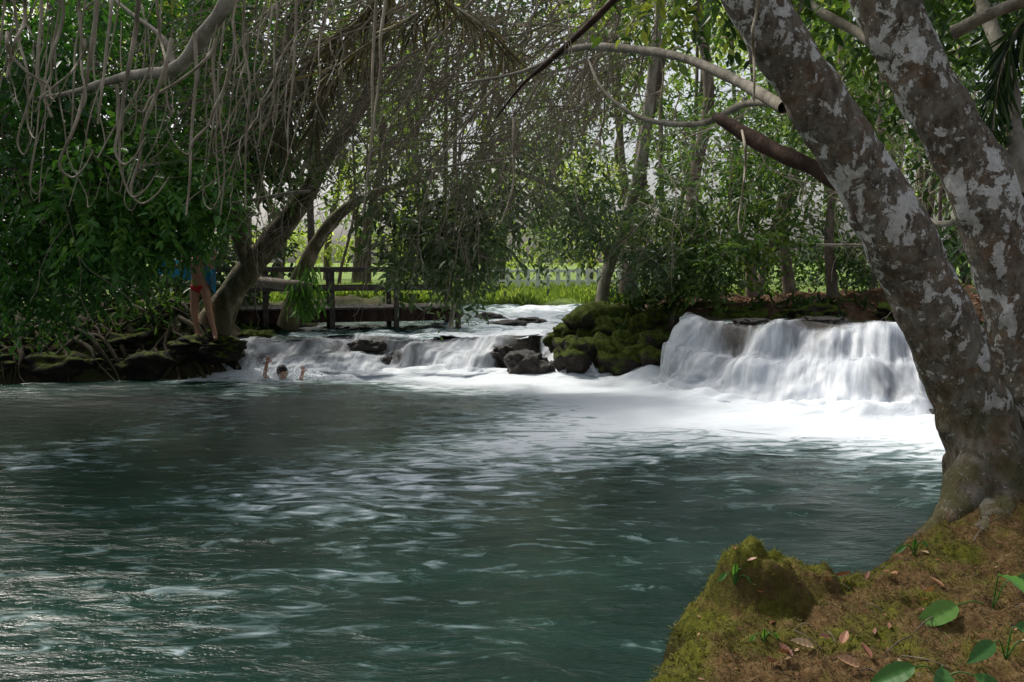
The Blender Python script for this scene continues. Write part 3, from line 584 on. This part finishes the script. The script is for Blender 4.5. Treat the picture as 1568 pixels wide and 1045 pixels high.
v,q,tn=cloud([(1090,385,15.5,80,50,1,210,.15,.55),(1180,305,16,130,80,1.5,270,.16,.5),(1120,225,16,120,90,1.5,190,.15,.55),(1060,440,16,50,20,.6,60,.13,.5),(1350,385,15,70,40,1,90,.14,.45)])
mk('understory_shrub',v,q,m_leaf,attrs={'tone':tn})
v,q,tn=cloud([(1000,440,26,50,22,.8,110,.2,.4)])
mk('riverside_bush',v,q,m_leaf,attrs={'tone':tn})
b=W(468,412,15.2); n=300; P=b+rng.normal(0,1,(n,3))*np.array([.15,.12,.08]); P[:,2]-=rng.uniform(0,.7,n)
v,q=leafmesh(P,np.stack([rng.normal(0,.4,n),rng.normal(-.1,.3,n),-np.ones(n)],1),rng.normal(0,1,(n,3)),rng.uniform(.15,.38,n),.07)
mk('hanging_fern',v,q,m_leafv,attrs={'tone':np.repeat(rng.uniform(.5,1,n),6)})
Ps=[]
for (x,y,r,n) in [(1.7,16.0,.7,260),(2.5,16.2,.5,160),(-6.5,15.4,1.0,220),(-8.5,15.0,1.0,200),(-7.5,15.8,1.5,260),(6.5,12.6,.5,120),(3.2,16,.4,80),(-5.2,17.2,.8,160),(5.2,15.0,1.0,160)]:
    xx=x+rng.normal(0,r*.5,n); yy=y+rng.normal(0,.35,n); zz=terrain(xx,yy); zz=zz+(.25 if 0<x<4 else 0); Ps.append(np.stack([xx,yy,zz],1))
Ps=np.vstack(Ps); n=len(Ps)
v,q=leafmesh(Ps,np.stack([rng.normal(0,.7,n),rng.normal(-.2,.5,n),np.abs(rng.normal(.5,.4,n))],1),rng.normal(0,1,(n,3)),rng.uniform(.1,.3,n),.16,.1,.3)
mk('bank_ferns',v,q,m_leaf,attrs={'tone':np.repeat(rng.uniform(.1,.6,n),6)})
# ------------------------------------------------------------------ background forest
bf=empty('background_forest')
Ls=[]
for i in range(80):
    x=rng.uniform(-20,22); y=rng.uniform(20,46)
    if abs(x-1.5)<3.8 and y>22: continue
    if -.25<x/y<-.10 and y<42: continue
    if sd(np.array([x]),np.array([y]),upper)[0]<.4: continue
    z=gz(x,y)-.1; r=rng.uniform(.05,.17); lx,ly=rng.normal(0,1.2,2)
    Ls.append(limbw([(x,y,z,r*1.5),(x+lx*.2,y,z+1.2,r),(x+lx*.6+rng.normal(0,.2),y+ly*.3,z+4,r*.9),(x+lx,y+ly,z+8,r*.7),(x+lx*1.3,y+ly,z+12,r*.4)],24,8,.15,1,i))
for a in [[(1010,90,19,.14),(985,220,19,.15),(975,330,19,.16),(960,450,19,.2)],[(1065,-20,20,.12),(1085,150,20,.13),(1060,300,20,.14),(1070,450,20,.18)],[(1140,150,18,.06),(1120,300,18,.07),(1145,400,18,.08),(1150,455,18,.1)],[(1220,-20,19,.1),(1230,200,19,.1),(1200,330,19,.11),(1210,460,19,.14)],[(1290,20,15,.07),(1285,200,15,.07),(1270,350,15,.08),(1275,455,15,.1)],[(1350,100,16,.06),(1345,300,16,.07),(1335,460,16,.08)],[(480,200,20,.08),(475,300,20,.09),(478,400,20,.1)],[(1170,380,22,.06),(1165,450,22,.08)]]:
    Ls.append(limb(a,24,8,.15,1,3))
V,Q=join(Ls); mk('trunks',V,Q,m_bark,parent=bf)
regs=[]
for i in range(46):
    px_=rng.uniform(-250,1850); d=rng.uniform(20,30); py_=rng.uniform(-200,320)
    if 450<px_<980 and py_>150: continue
    regs.append((px_,py_,d,rng.uniform(90,200),rng.uniform(60,120),rng.uniform(1,2.5),140,.22,rng.uniform(.2,.7)))
for px_ in range(-200,400,70): regs.append((px_,rng.uniform(370,430),rng.uniform(18,23),75,55,1.5,130,.2,.1))
for px_ in range(1080,1800,70): regs.append((px_,rng.uniform(370,415),rng.uniform(24,30),80,35,1.5,110,.2,.35))
for (px_,py_) in [(560,60),(700,30),(850,60),(960,120),(620,150),(780,140),(900,200),(1000,30)]: regs.append((px_,py_,rng.uniform(24,32),110,70,1.5,110,.2,rng.uniform(.6,.95)))
v,q,tn=cloud(regs,k=8); mk('crowns',v,q,m_leaf,attrs={'tone':tn},parent=bf)
df=empty('distant_trees'); regs=[]
for i in range(42):
    px_=rng.uniform(-200,1800); d=rng.uniform(44,62); regs.append((px_,rng.uniform(-60,320),d,rng.uniform(70,150),rng.uniform(50,100),3,120,.42,rng.uniform(.3,.95)))
for px_ in range(400,1100,60): regs.append((px_,rng.uniform(345,392),rng.uniform(50,60),50,20,2,60,.4,.75))
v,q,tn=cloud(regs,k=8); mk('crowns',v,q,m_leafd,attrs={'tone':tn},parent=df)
Ls=[]
for i in range(40):
    x=rng.uniform(-40,40); y=rng.uniform(44,60); Ls.append(limbw([(x,y,.5,.3),(x+.2,y,4,.22),(x+rng.normal(),y,9,.18),(x+rng.normal(),y,16,.1)],14,7,.1,1,i))
V,Q=join(Ls); mk('trunks',V,Q,m_bark,parent=df)
n=36000; x=rng.uniform(-13,9,n); y=28.3+rng.exponential(3.,n); z=terrain(x,y); dens=fbm(np.stack([x*.7,y*.7,0*x],-1),3,60); k=(z>.5)&(dens>-.12+rng.normal(0,.08,n)); x,y,z,dens=x[k],y[k],z[k],dens[k]; n=len(x)
v,q=leafmesh(np.stack([x,y,z-.02],1),np.stack([rng.normal(0,.45,n),rng.normal(0,.3,n),np.ones(n)],1),rng.normal(0,1,(n,3)),rng.uniform(.12,.4,n)*(1+dens*1.5)*np.clip(1.3-.03*(y-28),.3,1),.09)
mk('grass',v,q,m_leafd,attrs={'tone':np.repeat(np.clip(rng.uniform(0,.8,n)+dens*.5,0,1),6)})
# overhead trees added out of view, above and left, to shade the pool
fc=empty('added_shade_trees'); O=[];D=[];Ls=[]
for (x,y,z,r,n) in [(-11,14,10,3.2,230),(-8,12,10,3,230),(-6.5,16,10.5,3,230),(-4.5,11.5,9.5,2.6,190),(-10.5,19,11,3.2,230),(-12,9,10,3.2,230),(-8,6.5,9,3,200)]:
    nc=n//12; u=nrm(rng.normal(size=(nc,3)))*rng.uniform(.1,1,(nc,1))**.4; cc=u[rng.integers(0,nc,n)]
    O.append(np.array([x,y,z])+(cc+rng.normal(0,.15,(n,3)))*np.array([r,r,r*.35])); D.append(rng.normal(0,1,(n,3)))
    bx=min(x-1.,-11.5-.3*abs(y-12)); by=y+1; Ls.append(limbw([(bx,by,gz(bx,by)-.2,.28),(bx+.2,by,3,.2),((bx+x)/2,(by+y)/2,7,.16),(x,y,z,.07)],30,10,.2,1,int(y)))
O=np.vstack(O); n=len(O); v,q,tn=sprays(O,np.vstack(D),np.full(n,.65),np.full(n,.24),8,np.full(n,.4)); mk('crowns',v,q,m_leaf,attrs={'tone':tn},parent=fc)
V,Q=join(Ls); mk('trunks',V,Q,m_bark,parent=fc)
# ------------------------------------------------------------------ box helper, bridge, fence
def boxes(bx):
    Vs=[];Qs=[];o=0
    cub=np.array([[x,y,z] for x in(-.5,.5) for y in(-.5,.5) for z in(-.5,.5)]); fq=np.array([[0,1,3,2],[4,6,7,5],[0,4,5,1],[2,3,7,6],[0,2,6,4],[1,5,7,3]])
    for c,s,a in bx:
        v=cub*np.array(s); ca,sa=math.cos(a),math.sin(a); v=np.stack([v[:,0]*ca-v[:,1]*sa,v[:,0]*sa+v[:,1]*ca,v[:,2]],1)+np.array(c); Vs.append(v);Qs.append(fq+o);o+=8
    return np.vstack(Vs),np.vstack(Qs)
def bev(ob,w=.01):
    b=ob.modifiers.new('bevel','BEVEL'); b.width=w; b.segments=2; return ob
fb=empty('wooden_footbridge')
A=np.array([-6.4,17.3]); B=np.array([-1.2,18.7]); dv=(B-A); Ln=np.hypot(*dv); ang=math.atan2(dv[1],dv[0]); dv/=Ln; nv=np.array([-dv[1],dv[0]])
pl=[];N=int(Ln/.16)
for i in range(N):
    c=A+dv*(i+.5)*.16; pl.append(((c[0]+nv[0]*.6,c[1]+nv[1]*.6,1.0+rng.normal(0,.004)),(.145,1.5,.045),ang))
bev(mk('planks',*boxes(pl),m_wood,False,parent=fb),.006)
bm=[]
for o in (0,1.2):
    c=(A+B)/2+nv*o; bm.append(((c[0],c[1],.84),(Ln,.12,.26),ang))
bev(mk('beams',*boxes(bm),m_dark,False,parent=fb))
ps=[]
for o in (-.08,1.28):
    for k in np.linspace(0,Ln,5):
        c=A+dv*k+nv*o; ps.append(((c[0],c[1],.95),(.11,.11,1.85),ang))
bev(mk('posts',*boxes(ps),m_wood,False,parent=fb))
rl=[]
for o in (-.16,1.36):
    for z,h in ((1.82,.10),(1.42,.09)):
        c=(A+B)/2+nv*o; rl.append(((c[0],c[1],z),(Ln+.2,.045,h),ang))
bev(mk('handrails',*boxes(rl),m_wood,False,parent=fb))
wf=empty('white_fence'); bx=[]
for i in range(24):
    x=-2.5+i*.46; z=gz(x,39); bx.append(((x,39,z+.5),(.2,.08,1.0),0))
bev(mk('pickets',*boxes(bx),m_white,False,parent=wf))
bev(mk('rails',*boxes([((2.8,39.08,1.55),(11,.05,.13),0),((2.8,39.08,1.1),(11,.05,.1),0)]),m_white,False,parent=wf))
# ------------------------------------------------------------------ people
def skin(name,V,E,R,mat,parent,root=0,sub=2):
    me=bpy.data.meshes.new(name); me.from_pydata([tuple(v) for v in V],E,[]); me.update()
    ob=bpy.data.objects.new(name,me); S.collection.objects.link(ob); ob.parent=parent
    ob.modifiers.new('skin','SKIN')
    sv=me.skin_vertices[0].data
    for i,r in enumerate(R): sv[i].radius=(r,r) if np.isscalar(r) else r
    for i in range(len(V)): sv[i].use_root=(i==root)
    s=ob.modifiers.new('sub','SUBSURF'); s.levels=sub; s.render_levels=sub
    me.materials.append(mat)
    ob.modifiers['skin'].use_smooth_shade=True
    return ob
def person(name,o,J,suit=True):
    """J: dict of joints, local metres"""
    e=empty(name); o=np.array(o)
    names=['pelvis','waist','chest','neck','skull','shL','elL','wrL','paL','shR','elR','wrR','paR','hiL','knL','anL','toL','hiR','knR','anR','toR','hlL','hlR']
    V=[o+np.array(J[n]) for n in names]; ix={n:i for i,n in enumerate(names)}
    R=[(.15,.11),(.125,.09),(.15,.10),.055,.06,.06,.042,.028,.033,.06,.042,.028,.033,.092,.058,.036,.028,.092,.058,.036,.028,.03,.03]
    ed=[('pelvis','waist'),('waist','chest'),('chest','neck'),('neck','skull'),('chest','shL'),('shL','elL'),('elL','wrL'),('wrL','paL'),('chest','shR'),('shR','elR'),('elR','wrR'),('wrR','paR'),('pelvis','hiL'),('hiL','knL'),('knL','anL'),('anL','toL'),('anL','hlL'),('pelvis','hiR'),('hiR','knR'),('knR','anR'),('anR','toR'),('anR','hlR')]
    E=[(ix[a],ix[b]) for a,b in ed]
    skin('body',V,E,R,m_skin,e)
    for sd_ in 'LR':
        w=V[ix['wr'+sd_]]; p=V[ix['pa'+sd_]]; d=nrm(p-w); s=nrm(np.cross(d,[0,1,.1])); nn=np.cross(d,s); fv=[];fe=[];fr=[]
        for k,(off,l) in enumerate([(-.03,.068),(-.010,.078),(.010,.072),(.03,.056)]):
            b=len(fv); fv+= [p+s*off*.8,p+s*off+d*l*.55+nn*.008,p+s*off*1.1+d*l*.8+nn*.028,p+s*off*1.1+d*l*.95+nn*.05]; fe+=[(b,b+1),(b+1,b+2),(b+2,b+3)]; fr+=[.010,.009,.008,.007]
        b=len(fv); fv+=[p-s*.02-d*.03,p-s*.055,p-s*.065+d*.035+nn*.01]; fe+=[(b,b+1),(b+1,b+2)]; fr+=[.012,.010,.008]
        ob=skin('fingers_'+sd_,fv,fe,fr,m_skin,e,0,1)
        for i in (0,4,8,12,16): ob.data.skin_vertices[0].data[i].use_root=True
    hc=o+np.array(J['skull'])+np.array([0,0,.05]); f=nrm(np.array(J['face'])); rgt=nrm(np.cross(f,[0,0,1])); up=np.array([0,0,1.])
    th=np.linspace(0,2*np.pi,40); ph=np.linspace(0,np.pi,28); A_,B_=np.meshgrid(th,ph,indexing='ij')
    a=np.cos(A_)*np.sin(B_); b=np.sin(A_)*np.sin(B_); c=np.cos(B_)
    fw=.098*a; rt_=.076*b*(1-.22*np.clip(-c,0,1)); uz=.118*c
    g=lambda b0,c0,w: np.exp(-(((b-b0)/w)**2+((c-c0)/w)**2))*(a>0)
    fw=fw+.026*g(0,-.12,.16)+.010*g(0,-.45,.2)-.012*g(.38,.02,.15)-.012*g(-.38,.02,.15)+.012*g(0,-.8,.22)
    rt_=rt_+np.sign(b)*.014*np.exp(-((a/.16)**2+((c+.05)/.22)**2))
    Vh=hc+fw[...,None]*f+rt_[...,None]*rgt+uz[...,None]*up
    mk('head',Vh.reshape(-1,3),grid_faces(40,28),m_skin,parent=e)
    hm=1.06+.05*vn(np.stack([a,b,c],-1)*9,3); Vv=hc+np.array([0,0,.008])+(-.012+.100*a*hm)[...,None]*f+(.083*b*hm)[...,None]*rgt+(.125*c*hm)[...,None]*up
    Qh=grid_faces(40,28); mm=((c-(.45*a))>-.15).ravel()[Qh].all(1)
    mk('hair',Vv.reshape(-1,3),Qh[mm],m_hair,parent=e)
    if suit:
        V2=[V[0]+np.array([0,0,.05]),V[0]-np.array([0,0,.01]),V[ix['hiL']]*.8+V[ix['knL']]*.2,V[ix['hiR']]*.8+V[ix['knR']]*.2]
        skin('swim_trunks',V2,[(0,1),(1,2),(1,3)],[(.15,.115),(.155,.12),.107,.107],m_red,e,1)
    return e
ox,oy=-5.30,14.5; zt=W(305,518,oy)[2]; print('feet z',zt,gz(ox,oy))
rock('bank_ledge_rock',(ox+.1,oy+.05,zt-.17),(.6,.4,.20),m_brock,77)
J=dict(pelvis=(0,0,.93),waist=(-.02,0,1.08),chest=(-.03,.02,1.26),neck=(-.02,0,1.43),skull=(.01,-.02,1.53),face=(.8,-.6,-.2),
 shL=(-.2,.03,1.37),elL=(-.36,.0,1.22),wrL=(-.55,-.05,1.36),paL=(-.61,-.06,1.40),shR=(.16,-.02,1.37),elR=(.27,-.12,1.20),wrR=(.30,-.14,1.36),paR=(.31,-.14,1.43),
 hiL=(-.09,.02,.88),knL=(-.10,-.03,.48),anL=(-.07,.04,.08),toL=(.04,-.08,.035),hlL=(-.09,.08,.04),hiR=(.09,-.01,.88),knR=(.17,-.06,.48),anR=(.25,-.02,.06),toR=(.30,-.17,.02),hlR=(.24,.03,.02))
pe=person('standing_bather',(ox,oy,zt-.02),J)
u=np.linspace(0,1,40); w_=np.linspace(0,1,16); U,Wv=np.meshgrid(u,w_,indexing='ij')
x=ox-.64+.96*U; y=oy+.10+.13*np.sin(U*np.pi)+.03*np.sin(U*25)-.28*(1-np.sin(np.clip(U,0,1)*np.pi))*.8; z=zt+1.40-.12*np.sin(U*np.pi)-(.30+.35*U**4)*Wv
mk('towel',np.stack([x,y,z],-1).reshape(-1,3),grid_faces(40,16),m_blue,parent=pe)
J2=dict(pelvis=(0,.1,-.35),waist=(0,.08,-.22),chest=(0,.03,-.02),neck=(.02,.0,.12),skull=(.04,-.02,.2),face=(.8,-.6,-.1),
 shL=(-.17,.02,.08),elL=(-.27,-.03,.20),wrL=(-.22,-.05,.40),paL=(-.20,-.05,.47),shR=(.17,.02,.06),elR=(.33,-.03,.06),wrR=(.38,-.06,.24),paR=(.39,-.06,.31),
 hiL=(-.09,.1,-.4),knL=(-.12,-.15,-.6),anL=(-.1,.1,-.8),toL=(-.1,0,-.85),hlL=(-.1,.14,-.84),hiR=(.09,.1,-.4),knR=(.12,-.15,-.6),anR=(.1,.1,-.8),toR=(.1,0,-.85),hlR=(.1,.14,-.84))
person('swimmer',(-3.92,14.35,-.14),J2,suit=False)
n=2400; ths=rng.uniform(0,6.28,n); rr=np.abs(rng.normal(0,.33,n)); P=np.stack([-3.9+np.cos(ths)*rr*1.6,14.4+np.sin(ths)*rr,np.abs(rng.normal(0,.12,n))],1)
v,q=leafmesh(P,rng.normal(0,1,(n,3))+np.array([0,0,.8]),rng.normal(0,1,(n,3)),rng.uniform(.01,.04,n),.5)
mk('water_splash',v,q,plain('splash_white',(.8,.84,.88),.4,5,.05))
# ------------------------------------------------------------------ light, world, camera
w=bpy.data.worlds.new('World'); S.world=w; w.use_nodes=True; t=w.node_tree; bg=t.nodes['Background']
sky=t.nodes.new('ShaderNodeTexSky'); sky.sky_type='NISHITA'; sky.sun_disc=False
el,az=math.radians(52),math.radians(-48)
sky.sun_elevation=el; sky.sun_rotation=az; sky.dust_density=5; sky.air_density=1.0
hs=t.nodes.new('ShaderNodeHueSaturation'); hs.inputs['Saturation'].default_value=.4; hs.inputs['Value'].default_value=1.2
t.links.new(sky.outputs[0],hs.inputs['Color']); t.links.new(hs.outputs[0],bg.inputs[0]); bg.inputs[1].default_value=.15
ld=bpy.data.lights.new('sun','SUN'); ld.energy=3.8; ld.angle=math.radians(8); ld.color=(1,.95,.86)
lo=bpy.data.objects.new('sun',ld); S.collection.objects.link(lo)
sp=Vector((math.sin(az)*math.cos(el),math.cos(az)*math.cos(el),math.sin(el))); lo.rotation_euler=sp.to_track_quat('Z','Y').to_euler()
cd=bpy.data.cameras.new('camera'); cd.lens=30; cd.sensor_width=36; cd.clip_end=2000; cd.clip_start=.05
co=bpy.data.objects.new('camera',cd); S.collection.objects.link(co); co.location=(0,0,2); co.rotation_euler=(math.pi/2-PITCH,0,0); S.camera=co
S.view_settings.view_transform='Standard'; S.view_settings.look='None'; S.view_settings.exposure=0
